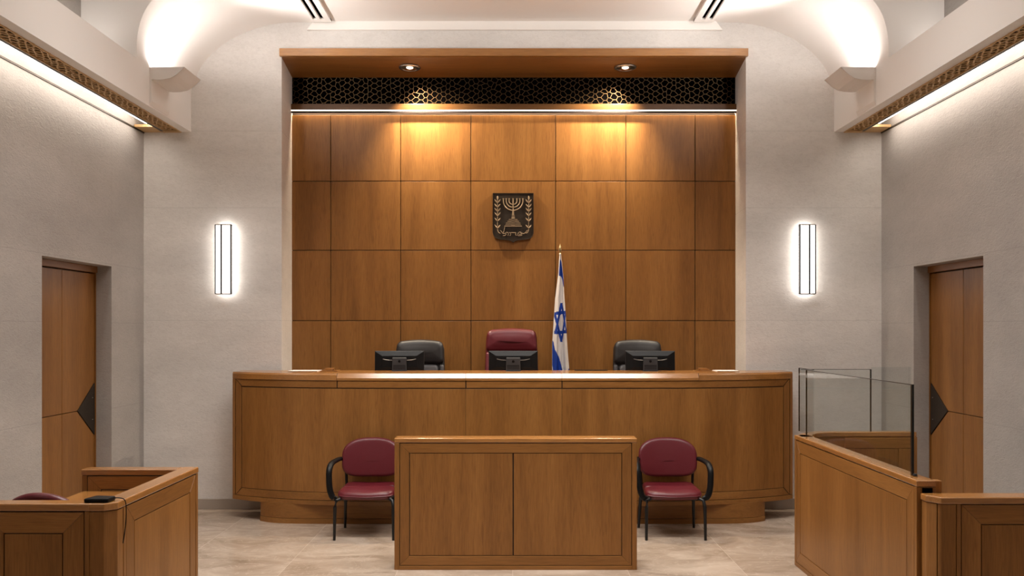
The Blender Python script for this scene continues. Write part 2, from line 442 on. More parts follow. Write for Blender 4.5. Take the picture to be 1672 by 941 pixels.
# organic net of thin gilded bars
def net(m, U, V, cw, ch, r, fn, jit=.22):
    nu = int(U / cw) + 2; nv = int(V / ch * 2) + 1
    nodes = {}
    rnd = random.Random(3)
    for j in range(nv + 1):
        for i in range(-1, nu + 1):
            u = (i + (.5 if j % 2 else 0)) * cw; v = j * V / nv
            ju, jv = rnd.uniform(-jit, jit) * cw * .5, rnd.uniform(-jit, jit) * ch * .5
            if j in (0, nv): jv = 0
            d = cw * rnd.uniform(.10, .17)
            nodes[i, j] = ((u + ju - d, v + jv), (u + ju + d, v + jv + rnd.uniform(-.1, .1) * ch))
    def bar(a, b):
        if not (0 <= a[0] <= U and 0 <= b[0] <= U): return
        du, dv = b[0]-a[0], b[1]-a[1]; l = math.hypot(du, dv) or 1
        pu, pv = -dv/l * r, du/l * r
        vs = []
        for (q, sg) in ((a, 1), (a, -1), (b, -1), (b, 1)):
            vs.append((q[0] + sg*pu, q[1] + sg*pv))
        v = [m.bm.verts.new(fn(x, y, 0)) for x, y in vs] + [m.bm.verts.new(fn(x, y, r * 1.6)) for x, y in vs]
        for f in ((0,3,2,1),(4,5,6,7),(0,1,5,4),(1,2,6,5),(2,3,7,6),(3,0,4,7)): m.bm.faces.new([v[k] for k in f])
    for (i, j), (a, b) in nodes.items():
        bar(a, b)
        if j < nv:
            sh = 0 if j % 2 else -1
            if (i + sh, j + 1) in nodes: bar(a, nodes[i + sh, j + 1][1])
            if (i + sh + 1, j + 1) in nodes: bar(b, nodes[i + sh + 1, j + 1][0])

# side beams with lattice and light slot
for s, nm, lb in ((-1, 'beam', 'left'), (1, 'beam', 'right')):
    root = thing(nm, (s * 3.45, 2.7, BZ0), 'white boxed beam along the %s wall with bronze lattice underside' % lb, 'beam', kind='structure')
    q = lambda p, z, t: (s * p, t, z)
    MB().prism([(BX, BZ0), (BX, BZ1), (XW, BZ1), (XW, 3.89), (3.505, 3.89), (3.505, 3.80), (3.32, 3.80), (3.32, BZ0)], q, REAR, DB).build('body', PLASTER, root)
    MB().prism([(3.32, 3.789), (3.32, 3.7995), (3.50, 3.7995), (3.50, 3.789)], q, REAR, DB - .06).build('backing', BLACKBK, root)
    m = MB()
    net(m, 7.4, .145, .105, .056, .0058, lambda u, v, w: (s * (3.322 + v), 1.1 + u, 3.787 - w))
    m.build('lattice', BRONZE, root)
    m = MB()
    for a, b in ((3.318, 3.326), (3.463, 3.471)): m.prism([(a, 3.772), (a, 3.789), (b, 3.789), (b, 3.772)], q, REAR, DB - .06)
    m.prism([(3.32, 3.772), (3.32, 3.80), (3.50, 3.80), (3.50, 3.772)], q, DB - .06, DB - .001)
    m.build('lattice_frame', BRONZE, root)
    MB().prism([(3.472, 3.774), (3.472, 3.80), (3.505, 3.80), (3.505, 3.774)], q, REAR, DB - .001).build('slot_edge', BRONZED, root)
    MB().prism([(3.512, 3.800), (3.512, 3.815), (3.565, 3.815), (3.565, 3.800)], q, REAR + .1, 8.33).build('light_strip', LED, root)
    MB().prism([(3.58, BZ1 + .001), (3.58, BZ1 + .012), (3.64, BZ1 + .012), (3.64, BZ1 + .001)], q, REAR + .1, 7.25).build('fill_strip', FILLU, root)  # unseen glowing strip added on the beam top to brighten the upper bay
    MB().prism([(3.692, 3.765), (3.692, 3.78), (3.70, 3.78), (3.70, 3.765)], q, REAR, DB - .001).build('wall_trim', BRONZED, root)
    MB().prism([(3.506, 3.776), (3.506, 3.80), (3.69, 3.80), (3.69, 3.776)], q, 8.36, DB - .001).build('end_plate', BRONZE, root)

# uplight troughs on the beam faces
for s, lb in ((-1, 'left'), (1, 'right')):
    t = thing('wall_uplight', (s * BX, 7.80, 3.79), 'white angular uplight trough mounted on the %s beam below the vault' % lb, 'lamp', 'uplights below the vault')
    q = lambda p, z, d: (s * p, d, z)
    MB().prism([(BX, 3.795), (BX, 4.125), (BX - .018, 4.125), (BX - .018, 3.83), (BX - .004, 3.795)], q, 7.61, 8.01).build('bracket', PLASTER, t)
    # curved shell: outer underside profile and inner profile
    prof = [(BX - .018, 4.02), (3.165, 4.015), (3.10, 4.018), (3.035, 4.032), (2.985, 4.062), (2.945, 4.098), (2.913, 4.130)]
    inner = [(2.932, 4.130), (2.965, 4.098), (3.005, 4.068), (3.05, 4.046), (3.105, 4.034), (3.165, 4.031), (BX - .018, 4.036)]
    m = MB().prism(prof + inner, q, 7.61, 8.01)
    endp = [(BX - .018, 4.02)] + prof[1:] + [(BX - .018, 4.130)]
    m.prism(endp, q, 7.612, 7.624); m.prism(endp, q, 7.996, 8.008)
    m.build('trough', PLASTER, t)
    MB().box(min(s*3.10, s*3.19), max(s*3.10, s*3.19), 7.64, 7.98, 4.045, 4.062).build('light_strip', UPL, t)

# unseen spots added at the troughs to brighten the crown of the vault
for s in (-1, 1):
    ld = bpy.data.lights.new('vault_fill_spot', 'SPOT'); ld.energy = 130; ld.color = (1, .95, .90); ld.spot_size = math.radians(84); ld.spot_blend = 1.0; ld.shadow_soft_size = .06
    lo = bpy.data.objects.new('vault_fill_spot', ld); COL.objects.link(lo); lo.location = (s * 3.0, 7.81, 4.14)
    lo.rotation_euler = Vector((-s * 3.0, -.1, 1.25)).to_track_quat('-Z', 'Y').to_euler()

for s in (-1, 1):  # unseen spots added above the beams to brighten the upper back wall
    ld = bpy.data.lights.new('wall_fill_spot', 'SPOT'); ld.energy = 470; ld.color = (1, .95, .90); ld.spot_size = math.radians(36); ld.spot_blend = 1.0; ld.shadow_soft_size = .28
    lo = bpy.data.objects.new('wall_fill_spot', ld); COL.objects.link(lo); lo.location = (s * 3.40, 2.6, 4.28)
    lo.rotation_euler = (Vector((s * 1.3, 8.6, 5.15)) - lo.location).to_track_quat('-Z', 'Y').to_euler()

# ceiling slot vents
for s, lb in ((-1, 'left'), (1, 'right')):
    t = thing('ceiling_vent', (s * 1.895, 8.0, VZ - .02), 'white twin slot air vent in the vault ceiling, %s of the two' % lb, 'vent', 'ceiling slot vents')
    q0 = 1.80; y0, y1 = 6.9 + .5, 8.53
    m = MB()
    def vb(a, b, *z): m.box(min(s*a, s*b), max(s*a, s*b), *z)
    xs = [1.800, 1.860, 1.898, 1.932, 1.970, 1.995]
    for a, b in ((xs[0], xs[1]), (xs[2], xs[3]), (xs[4], xs[5])): vb(a, b, y0, y1, VZ - .022, VZ + .004)
    vb(xs[0], xs[5], y1 - .07, y1, VZ - .0225, VZ + .004); vb(xs[0], xs[5], y0, y0 + .03, VZ - .0225, VZ + .004)
    m.build('frame', PLASTER, t, bevel=.002)
    for a, b in ((xs[1], xs[2]), (xs[3], xs[4])):
        m = MB(); vb(a, b, y0 + .02, y1 - .06, VZ - .004, VZ + .003); m.build('slot', BLACKBK, t)

# doors
for k, (s, lb) in enumerate(((-1, 'left'), (1, 'right'))):
    t = thing('door_%d' % (k + 1), (s * 3.90, (D0 + D1) / 2, 0), 'recessed wooden door with dark triangular pull in the %s wall' % lb, 'door', kind='structure')
    XD = 3.853; dm = 7.33; zs = 1.075
    far, apex, zt, zb = D1 - .012, 7.588, 1.303, .83
    q = lambda d, z, x: (s * x, d, z)
    g = .003
    MB().prism([(D0, 0), (D1, 0), (D1, DH), (D0, DH)], q, XD + .03, XD + .07).build('backing', WDARK, t)
    MB().prism([(D0 + .004, zs + g), (dm - g, zs + g), (dm - g, 2.31), (D0 + .004, 2.31)], q, XD, XD + .03).build('upper_panel', WV, t, bevel=.002)
    MB().prism([(D0 + .004, .01), (dm - g, .01), (dm - g, zs - g), (D0 + .004, zs - g)], q, XD, XD + .03).build('lower_panel', WV, t, bevel=.002)
    MB().prism([(dm + g, zs + g), (apex - g, zs + g), (far, zt + .01), (far, 2.31), (dm + g, 2.31)], q, XD, XD + .03).build('upper_panel', WV, t, bevel=.002)
    MB().prism([(dm + g, .01), (far, .01), (far, zb - .01), (apex - g, zs - g), (dm + g, zs - g)], q, XD, XD + .03).build('lower_panel', WV, t, bevel=.002)
    MB().prism([(apex, zs), (far - .003, zb), (far - .003, zt)], q, XD - .006, XD + .03).build('pull_plate', BRONZED, t, bevel=.002)['label'] = 'dark bronze triangular pull plate'
    m = MB()
    for dz in (-.1, .1): m.lathe([(.005, -.003), (.005, .003)], (s * (XD - .008), far - .05, zs + dz), seg=10)
    m.build('screw', CHROME, t)
    MB().prism([(D0, 2.32), (D1, 2.32), (D1, DH - .001), (D0, DH - .001)], q, XD - .025, XD + .07).build('head_trim', WD, t, bevel=.003)
    MB().prism([(far, 0), (D1 - .001, 0), (D1 - .001, 2.32), (far, 2.32)], q, XD - .012, XD + .05).build('jamb_trim', WV, t)
    MB().prism([(D0 + .002, 1.04), (D0 + .02, 1.04), (D0 + .02, 1.10), (D0 + .002, 1.10)], q, XD - .02, XD + .01).build('latch', BLKM, t, bevel=.003)

# ------------------------------------------------------------------ niche
DN = 9.12
NI = 2.364
root = thing('wall_panelling', (NX, DN, .45), 'tall wood panelling filling the niche behind the judges bench', 'panelling', kind='structure')
MB().box(NX - NI, NX + NI, DN + .022, DN + .07, .45, 4.50).build('backing', WDARK, root)
cols = [-2.352, -1.935, -1.192, -.443, .456, 1.205, 1.941, 2.374]
rows = [.455, 1.14, 1.891, 2.640, 3.376, 4.082]
pan = {}
for i in range(7):
    for j in range(5):
        o = MB().box(cols[i] + .0035, cols[i+1] - .0035, DN, DN + .022, rows[j] + .0035, rows[j+1] - .0035).build('wall_panel', WV, root, bevel=.003)
m = MB()
net(m, 2 * NI, .30, .098, .062, .0022, lambda u, v, w: (NX - NI + u, DN + .012 - w, 4.184 + v), jit=.26)
m.build('lattice', NETG, root)
MB().box(NX - NI, NX + NI, DN + .014, DN + .0215, 4.184, 4.49).build('lattice_backing', BLACKBK, root)
MB().box(NX - NI, NX + NI, DN - .052, DN - .034, 4.124, 4.186).build('rail', WRAIL, root, bevel=.002)
MB().box(NX - NI, NX + NI, DN - .0335, DN + .020, 4.170, 4.186).build('rail_cover', WDARK, root)
MB().box(NX - NI, NX + NI, DN - .050, DN - .036, 4.110, 4.1235).build('light_strip', LEDN, root)
MB().box(NX - NI, NX + NI, DN - .052, DN - .032, 4.092, 4.1095).build('strip_channel', WDARK, root)
MB().box(NX - NI + .04, NX + NI - .04, DN - .029, DN - .005, 4.158, 4.168).build('wash_strip', LEDW, root)

zsf = lambda d: 4.532 + (4.484 - 4.532) * (d - 8.56) / (DN - 8.56)
root = thing('niche_canopy', (NX, 8.84, 4.48), 'wooden canopy with front fascia across the top of the niche', 'canopy', kind='structure')
MB().box(NX - 2.341, NX + 2.341, 8.555, 8.60, 4.530, 4.607).build('fascia', WC, root, bevel=.003)  # lighter cap wood, brightness of light from the front put into its colour
MB().prism([(8.601, 4.5755), (DN + .06, 4.5755), (DN + .06, zsf(DN + .06)), (8.601, zsf(8.6))], lambda y, z, x: (x, y, z), NX - 2.36, NX + 2.36).build('soffit', WH, root)

# recessed downlights in the canopy
dl = None
for px, lb in ((669, 'left'), (1021, 'right')):
    d = 8.86; x = wx(px, d); z = zsf(d)
    if dl is None:
        dl = thing('downlight', (x, d, z), '', 'lamp', 'downlights in the niche canopy')
        MB().lathe([(.058, .004), (.110, .004), (.113, -.002), (.110, -.008), (.100, -.012), (.090, -.010), (.086, -.004), (.058, -.001)], (x, d, z), seg=40).build('trim_ring', CHROME, dl, smooth=40)
        MB().lathe([(.086, .002), (.086, -.004), (.062, -.0035), (.05, -.002), (.02, -.002)], (x, d, z), seg=32).build('reflector', CHROME, dl, smooth=40)
        MB().lathe([(.036, -.002), (.036, -.006), (.022, -.013), (.006, -.015)], (x, d, z), seg=24).build('lens', LENS, dl, smooth=40)
        t = dl
    else:
        t = copy_tree(dl); t.location = (x, d, z)
    t['label'] = 'round chrome downlight recessed in the wooden canopy, %s of the two' % lb
    ld = bpy.data.lights.new('niche_spot', 'SPOT'); ld.energy = 270; ld.color = (1, .84, .64); ld.spot_size = math.radians(115); ld.spot_blend = 1.0; ld.shadow_soft_size = .03
    lo = bpy.data.objects.new('niche_spot', ld); COL.objects.link(lo); lo.location = (x, d, z - .03)
    lo.rotation_euler = (math.radians(9), math.radians(20 if px < CX else -20) * -1, 0)

# platform the judges sit on
o = MB().box(NX - 2.325, NX + 2.325, 8.50, DN + .02, 0, .45).build('floor_platform', WH, bevel=.004); tag(o, 'raised wooden platform behind the judges bench', 'platform', kind='structure')

# ------------------------------------------------------------------ the emblem (traced in the crop's units, placed on the panel)
ES, EX0, EY0 = 7.24, 770.0, 290.0
DE = DN - .002
def em(zx, zy): d = DE; return (wx(EX0 + zx / ES, d), wz(EY0 + zy / ES, d))
t = thing('wall_emblem', (em(491, 480)[0], DE, em(491, 772)[1]), 'dark bronze shield emblem with candelabrum and branches on the wood panelling', 'emblem')
sh = [(250,188),(733,188),(733,655),(724,690),(700,718),(660,734),(600,740),(545,745),(512,756),(492,772),(472,756),(440,745),(384,740),(324,734),(284,718),(260,690),(249,655)]
fy = lambda a, b: (lambda p, q, w: (em(p, q)[0], w, em(p, q)[1]))
E3 = lambda p, q, w: (em(p, q)[0], w, em(p, q)[1])
MB().prism(sh, E3, DE - .022, DE).build('shield', BRONZED, t, bevel=.003)
ct = Vector((491, 470))
m = MB()
ins = [((p - 491) * .975 + 491, (q - 470) * .98 + 470) for p, q in sh]
n = len(sh)
for i in range(n):
    j = (i + 1) % n
    P4 = [sh[i], sh[j], ins[j], ins[i]]
    m.hexa([E3(*p, DE - .0225) for p in P4] + [E3(*p, DE - .027) for p in P4])
m.build('rim', BRONZED, t, bevel=.001)
RF = DE - .026
def stroke(m, pts, r):
    m.tube([E3(p, q, RF + .002) for p, q in pts], r / ES * DE / F, 8, ref=(0, 1, 0))
# candelabrum
m = MB()
for xl, xr, yb in ((376, 605, 393), (410, 570, 357), (443, 536, 323)):
    c = (xl + xr) / 2
    pts = [(xl, 262)] + [(c + (xl - c) * math.cos(a), 285 + (yb - 285) * math.sin(a)) for a in [math.pi * k / 24 for k in range(25)]] + [(xr, 262)]
    stroke(m, pts, 6.5)
stroke(m, [(490, 258), (490, 440)], 7.5)
stroke(m, [(490, 395), (490, 450)], 11)
for x in (376, 410, 443, 490, 536, 570, 605):
    w, hh = 11, 7
    P4 = [(x-w, 250), (x+w, 250), (x+w*.6, 250+2*hh), (x-w*.6, 250+2*hh)]
    m.hexa([E3(*p, RF - .005) for p in P4] + [E3(*p, RF + .004) for p in P4])
m.build('candelabrum', BRASS_R, t, smooth=50)
# stepped base
m = MB()
for x0, x1, ya, yb in ((478, 506, 442, 460), (474, 510, 464, 490), (442, 540, 496, 506), (426, 558, 516, 527), (408, 574, 537, 546), (402, 580, 554, 562), (390, 592, 571, 584), (472, 510, 490, 575)):
    P4 = [(x0, ya), (x1, ya), (x1 + 4, yb), (x0 - 4, yb)]
    m.hexa([E3(*p, RF - .004) for p in P4] + [E3(*p, RF + .004) for p in P4])
m.build('stepped_base', BRASS_R, t)
# branches
def leaf(m, bx_, by_, ang, ln, wd):
    d = Vector((math.cos(ang), -math.sin(ang))); nrm = Vector((-d.y, d.x))
    k = 9; A = []
    for i in range(k + 1):
        f = i / k; w = wd * math.sin(math.pi * f) ** .8
        c = Vector((bx_, by_)) + d * ln * f
        A.append((c + nrm * w, c - nrm * w, c))
    vs = [[m.bm.verts.new(E3(*p[0], RF + .004)), m.bm.verts.new(E3(*p[1], RF + .004)), m.bm.verts.new(E3(*p[2], RF - .007))] for p in A]
    for a, b in zip(vs, vs[1:]):
        for x, y in ((0, 2), (2, 1), (1, 0)): m.bm.faces.new([a[x], a[y], b[y], b[x]])
for sx, x0 in ((1, 307), (-1, 674)):
    m = MB()
    stroke(m, [(x0, 262), (x0, 612)], 4)
    leaf(m, x0, 272, math.pi / 2, 54, 11)
    for y in (306, 358, 408, 460, 524, 606):
        leaf(m, x0 - 3, y, math.radians(126), 56, 9.5); leaf(m, x0 + 3, y, math.radians(54), 56, 9.5)
    stroke(m, smooth_path([Vector((x0, 612, 0)), Vector((x0 + sx*4, 635, 0)), Vector((x0 + sx*16, 656, 0)), Vector((x0 + sx*34, 662, 0))], 4) and [(p.x, p.y) for p in smooth_path([Vector((x0, 612, 0)), Vector((x0 + sx*4, 635, 0)), Vector((x0 + sx*16, 656, 0)), Vector((x0 + sx*34, 662, 0))], 4)], 5)
    m.build('branch', BRASS_R, t)
m = MB()
for pts in ([(394, 586), (388, 610), (380, 645), (372, 652)],
            [(338, 630), (352, 640), (364, 660), (382, 668), (402, 662), (408, 675), (396, 688), (374, 690)], [(372, 645), (376, 670)],
            [(408, 652), (428, 656), (434, 672), (430, 690)], [(444, 654), (460, 662), (462, 680), (452, 692)],
            [(464, 656), (522, 656)], [(522, 656), (520, 676), (528, 692)],
            [(545, 690), (550, 664), (564, 650), (580, 652), (586, 668), (572, 680), (562, 668)], [(586, 668), (592, 688), (550, 692)],
            [(592, 660), (618, 668), (640, 650), (660, 624)]):
    pp = smooth_path([Vector((a, b, 0)) for a, b in pts], 4)
    stroke(m, [(p.x, p.y) for p in pp], 4.2)
m.build('lettering', BRASS_R, t)

# ------------------------------------------------------------------ sconces
sc0 = None
for px, mir, lb in ((367, 1, 'left'), (1316, -1, 'right')):
    d = DB - .10; x = wx(px, DB - .05); z0, z1 = wz(480, d), wz(367, d)
    t = thing('wall_sconce', (x, DB, z0), 'tall glowing rectangular sconce on the limestone wall %s of the niche' % lb, 'lamp', 'sconces beside the niche')
    w = .078
    MB().box(x - .055, x + .055, DB - .022, DB - .0005, z0 + .03, z1 - .03).build('back_plate', CHROME, t)
    MB().box(x - w + .006, x + w - .006, d, d + .012, z0 + .006, z1 - .006).build('diffuser', SCON, t)
    MB().box(x - w + .008, x + w - .008, d + .0125, DB - .022, z0 + .008, z1 - .008).build('side_diffuser', SCONS, t)
    def sb(a, b, *r): return MB().box(min(x + mir*a, x + mir*b), max(x + mir*a, x + mir*b), *r)
    sb(-w - .004, -w + .006, d - .006, d + .030, z0, z1).build('edge_strip', STEEL, t)
    sb(w - .006, w + .004, d - .006, d + .030, z0, z1).build('edge_strip', STEEL, t)
    sb(-.024, -.010, d - .006, d - .0005, z0, z1).build('centre_strip', BLKM, t)
    MB().box(x - w, x + w, d - .002, DB - .06, z0 - .006, z0 + .005).build('end_cap', CHROME, t)
    MB().box(x - w, x + w, d - .002, DB - .06, z1 - .005, z1 + .006).build('end_cap', CHROME, t)

# ------------------------------------------------------------------ judges' bench
def dfun(u): return 7.845 + .35 * min(1.0, abs(u) / 2.675) ** 4.6
def bmap(u, v, z): return (u, dfun(u) + v, z)
t = thing('judges_bench', (0, 8.1, 0), 'long curved wooden judges bench with panelled front across the room', 'bench')
G = .0045
# plinth
def pfun(u, v, z): return (u, 7.93 + .13 * min(1, abs(u) / 2.37) ** 16 + v, z)
MB().slab(-2.37, 2.37, 0, .05, .05, .19, pfun, 120).build('plinth', WH, t, smooth=30)
MB().slab(-2.372, 2.372, -.004, .05, 0, .047, pfun, 120).build('plinth_base_strip', WH, t, smooth=30)
for s in (-1, 1): MB().box(min(s*2.31, s*2.366), max(s*2.31, s*2.366), 8.06, 8.45, 0, .19).build('plinth_side', WD, t)
ue, us, ui = 2.675, 2.640, 2.572
ZL, ZT = .182, 1.394
# carcass
MB().slab(-ue + .005, ue - .005, .012, .05, ZL + .007, 1.34, bmap, 96).build('carcass', WDARK, t, smooth=30)
MB().slab(-ue + .005, ue - .005, .02, 0, ZL + .003, ZL + .02, lambda u, v, z: (u, (dfun(u) + .02) if v > .01 else 8.45, z), 96).build('underside', WH, t)
for s in (-1, 1):
    MB().box(min(s*(ue-.035), s*ue), max(s*(ue-.035), s*ue), 8.197, 8.48, ZL + .002, 1.345).build('end_panel', WV, t, bevel=.002)
MB().box(-ue + .035, ue - .035, 8.445, 8.48, .2, 1.345).build('back_panel', WV, t)
# front lip, frame and panels
zg0, zg1 = .226, 1.327                      # frame between the lip and the cap
zp0, zp1 = .300, 1.258                      # panel
MB().slab(-ue, ue, -.004, .02, ZL, zg0 - G, bmap, 96).build('bottom_lip', WH, t, smooth=30)
for s in (-1, 1):
    a, b = sorted((s * ue, s * (us + G)))
    MB().slab(a, b, -.004, .02, zg0, 1.327, bmap, 3).build('edge_strip', WV, t)
    m = MB()
    poly = [(s*us, zg0), (s*us, zg1), (s*(ui+G*.3), zp1), (s*(ui+G*.3), zp0)]
    fr = [m.bm.verts.new(bmap(u, 0, z)) for u, z in poly]; bk = [m.bm.verts.new(bmap(u, .02, z)) for u, z in poly]
    m.bm.faces.new(fr); m.bm.faces.new(bk[::-1])
    for i in range(4): m.bm.faces.new([fr[i], fr[(i+1) % 4], bk[(i+1) % 4], bk[i]])
    m.build('stile', WV, t, bevel=.002)
def rail(nm, cuts, z0, z1, flip):
    for i in range(len(cuts) - 1):
        a, b = cuts[i], cuts[i+1]
        dl = (us - ui) if i == 0 else 0; dr = (us - ui) if i == len(cuts) - 2 else 0
        aa = a + (0 if i == 0 else G*.5); bb = b - (0 if i == len(cuts) - 2 else G*.5)
        if not flip: MB().slab(aa + dl + G, bb - dr - G if dr else bb, 0, .02, z0, z1, bmap, 40, top=(-dl, dr)).build(nm, WH, t, smooth=30, bevel=.0015)
        else: MB().slab(aa + (G if dl else 0), bb - (G if dr else 0), 0, .02, z0, z1, bmap, 40, top=(dl, -dr)).build(nm, WH, t, smooth=30, bevel=.0015)
rail('top_rail', [-us, -1.615, -.43, .45, us], zp1 + G, zg1, False)
rail('bottom_rail', [-us, us], zg0, zp0 - G, True)
for a, b in ((-ui, -.43), (-.43, .45), (.45, ui)):
    MB().slab(a + (G if a == -ui else .0012), b - (G if b == ui else .0012), 0, .02, zp0, zp1 - G, bmap, 40).build('front_panel', WV, t, smooth=30, bevel=.0012)
# top sections with a chamfered front edge
for a, b, ch in ((-ue, -1.615, .016), (-1.615, -.43, .042), (-.43, .45, .042), (.45, 1.712, .042), (1.712, ue, .016)):
    m = MB(); nu = 40; rings = []
    for i in range(nu + 1):
        u = (a + .0012) + (b - a - .0024) * i / nu
        y = dfun(u) - .006
        pr = [(y, 1.330), (8.48, 1.330), (8.48, ZT), (y + ch * .66, ZT), (y, ZT - ch)]
        rings.append([m.bm.verts.new((u, yy, zz)) for yy, zz in pr])
    m.bm.faces.new(rings[0][::-1]); m.bm.faces.new(rings[-1])
    for A, B in zip(rings, rings[1:]):
        for k in range(5): m.bm.faces.new([A[k], A[(k+1) % 5], B[(k+1) % 5], B[k]])
    m.build('top_section', WC, t, smooth=25)

# ------------------------------------------------------------------ panelled barriers
def barrier(t, fn, U, H, fw, th, splits=(), inset_top=None, back=False, capover=.008, capw=None, grain=('x',), edge=.035, ztop_frame=None, cap=True, z0=0.0):
    """panelled screen in (u along, v into the screen, z): edge posts, framed inset panels, cap. fn maps to the room"""
    wh, wc = (WH, WC) if grain[0] == 'x' else (WD, WCD)
    zc = H - .035
    MB().slab(0.004, U - .004, .010, th - .004, z0 + .004, zc, fn).build('core', WDARK, t)
    MB().slab(0, edge, -.002, th, z0, zc, fn).build('edge_post', WV, t, bevel=.003)
    MB().slab(U - edge, U, -.002, th, z0, zc, fn).build('edge_post', WV, t, bevel=.003)
    if cap: MB().slab(-capover, U + capover, -capover, th + capover, zc + .001, H, fn).build('cap', wc, t, bevel=.006)
    a, b = edge + G, U - edge - G
    zt, zb = zc - G, z0 + .035
    MB().slab(edge, U - edge, -.001, .02, z0, zb - G, fn).build('base_strip', wh, t, bevel=.002)
    for f0, f1 in (((0, .012),) if not back else ((0, .012), (th - .0045, th))):
        MB().slab(a + fw, b - fw, f0, f1, zt - fw, zt, fn, top=(-fw, fw)).build('top_rail', wh, t, bevel=.0015)
        MB().slab(a, b, f0, f1, zb, zb + fw, fn, top=(fw, -fw)).build('bottom_rail', wh, t, bevel=.0015)
        for k in (0, 1):
            m = MB()
            p = [(a, zb + .001), (a + fw - .001, zb + fw), (a + fw - .001, zt - fw), (a, zt - .001)]
            if k: p = [(U - u, z) for u, z in p]
            lo = [m.bm.verts.new(fn(u, f0, z)) for u, z in p]; hi = [m.bm.verts.new(fn(u, f1, z)) for u, z in p]
            m.bm.faces.new(lo); m.bm.faces.new(hi[::-1])
            for i in range(4): m.bm.faces.new([lo[i], lo[(i+1) % 4], hi[(i+1) % 4], hi[i]])
            m.build('stile', WV, t, bevel=.0015)
        cs = [a + fw] + list(splits) + [b - fw]
        for p, q in zip(cs, cs[1:]):
            MB().slab(p + G, q - G, f0 + .001, f1, zb + fw + G, zt - fw - G, fn).build('panel', WV, t, bevel=.002)

# free-standing screen in the middle
d = 6.41; x0, x1 = wx(644, d), wx(1040, d)
t = thing('panelled_screen', ((x0 + x1) / 2, d, 0), 'free standing low wooden screen with two panels centred before the bench', 'screen')
barrier(t, lambda u, v, z: (x0 + u, d + v, z), x1 - x0, .985, .070, .15, splits=(wx(838, d) - x0,), capover=.002, edge=.037)

# left witness box
HB = 1.0
LX = -1.83
t = thing('witness_box', (-2.14, 4.45, 0), 'wooden panelled box open on one side at the left foreground', 'box')
barrier(t, lambda u, v, z: (LX - v, 4.03 + u, z), 4.985 - 4.03, HB, .085, .085, grain=('y',), edge=.03, capover=.004)
barrier(t, lambda u, v, z: (-2.455 + u, 3.93 + v, z), .515, HB, .095, .085, edge=.022, back=True, capover=.004)
barrier(t, lambda u, v, z: (LX - .09 - u, 4.98 - v, z), .54, HB, .075, .085, edge=.03, back=True, capover=.003)
m = MB().prism([(-1.94, 3.93), (-1.875, 3.93), (LX, 3.972), (LX, 4.03), (-1.915, 4.03), (-1.94, 4.01)], P, 0, .963)
m.build('corner_post', WV, t, bevel=.003)
MB().prism([(-1.944, 3.926), (-1.872, 3.926), (LX + .004, 3.97), (LX + .004, 4.03), (-1.915, 4.03), (-1.944, 4.018)], P, .966, HB).build('corner_cap', WC, t, bevel=.005)
MB().box(-2.445, LX - .087, 4.42, 4.893, .845, .878).build('work_surface', WCD, t, bevel=.004)

# black device with its cable on the corner
t = thing('desk_device', (-1.93, 3.99, HB), 'small flat black device with thin cable on the left box corner', 'device')
MB().prism([(-1.975, 3.945), (-1.862, 3.945), (-1.858, 4.015), (-1.955, 4.03)], P, HB + .0005, HB + .020).build('housing', BLKP, t, bevel=.005)
pts = smooth_path([(-1.862, 3.99, HB + .012), (-1.840, 4.00, HB + .014), (LX + .012, 4.02, HB - .002), (LX + .014, 4.03, HB - .06), (LX + .012, 4.025, HB - .13), (LX + .010, 4.005, HB - .20)], 6)
MB().tube(pts, .0025, 6).build('cable', BLKP, t, smooth=60)

# right dock with glass
HD = .994
t = thing('glass_dock', (2.65, 5.7, 0), 'wooden dock with glass screens on its rails at right of the room', 'dock')
RX = 2.155
barrier(t, lambda u, v, z: (RX + v, 6.55 - u, z), 6.55 - 4.57, HD, .085, .10, grain=('y',), edge=.03, capover=.003)
# rounded inner corner and far panel
R = .30; cc = (RX + .10 + R, 6.72 - R)
def farpath(k):
    pts = []
    for i in range(13):
        a = math.pi - math.pi / 2 * i / 12
        pts.append((cc[0] + R * math.cos(a), cc[1] + R * math.sin(a)))
    pts.append((3.165, 6.72)); return pts
fp = farpath(0)
def offp(pts, d):
    out = []
    for i, p in enumerate(pts):
        a = Vector(pts[max(i-1, 0)]); b = Vector(pts[min(i+1, len(pts)-1)]); tt = (b - a).normalized()
        out.append((p[0] - tt.y * d, p[1] + tt.x * d))
    return out
def ribbon(m, pa, pb, z0, z1):
    n = len(pa); A = []
    for p, q in zip(pa, pb):
        A.append([m.bm.verts.new((p[0], p[1], z0)), m.bm.verts.new((q[0], q[1], z0)), m.bm.verts.new((q[0], q[1], z1)), m.bm.verts.new((p[0], p[1], z1))])
    m.bm.faces.new(A[0][::-1]); m.bm.faces.new(A[-1])
    for a, b in zip(A, A[1:]):
        for k in range(4): m.bm.faces.new([a[k], a[(k+1) % 4], b[(k+1) % 4], b[k]])
m = MB(); ribbon(m, fp, offp(fp, .085), 0, HD - .035); m.build('far_panel', WH, t, smooth=30)
m = MB(); ribbon(m, offp(fp, -.006), offp(fp, .09), HD - .034, HD); m.build('far_cap', WC, t, smooth=30, bevel=.004)
# raised frame on the far panel's inner face
for nm, a, b, za, zb_ in (('far_frame_rail', 2.60, 3.115, HD - .125, HD - .045), ('far_frame_rail', 2.60, 3.115, .04, .12)):
    MB().box(a, b, 6.708, 6.721, za, zb_).build(nm, WH, t, bevel=.002)
for a, b in ((2.60, 2.68), (3.02, 3.115)): MB().box(a, b, 6.708, 6.721, .123, HD - .128).build('far_frame_stile', WV, t, bevel=.002)
MB().box(2.683, 3.017, 6.710, 6.721, .123, HD - .128).build('far_inset_panel', WV, t, bevel=.002)
MB().box(3.120, 3.165, 6.706, 6.80, 0, HD - .036).build('end_post', WV, t, bevel=.002)
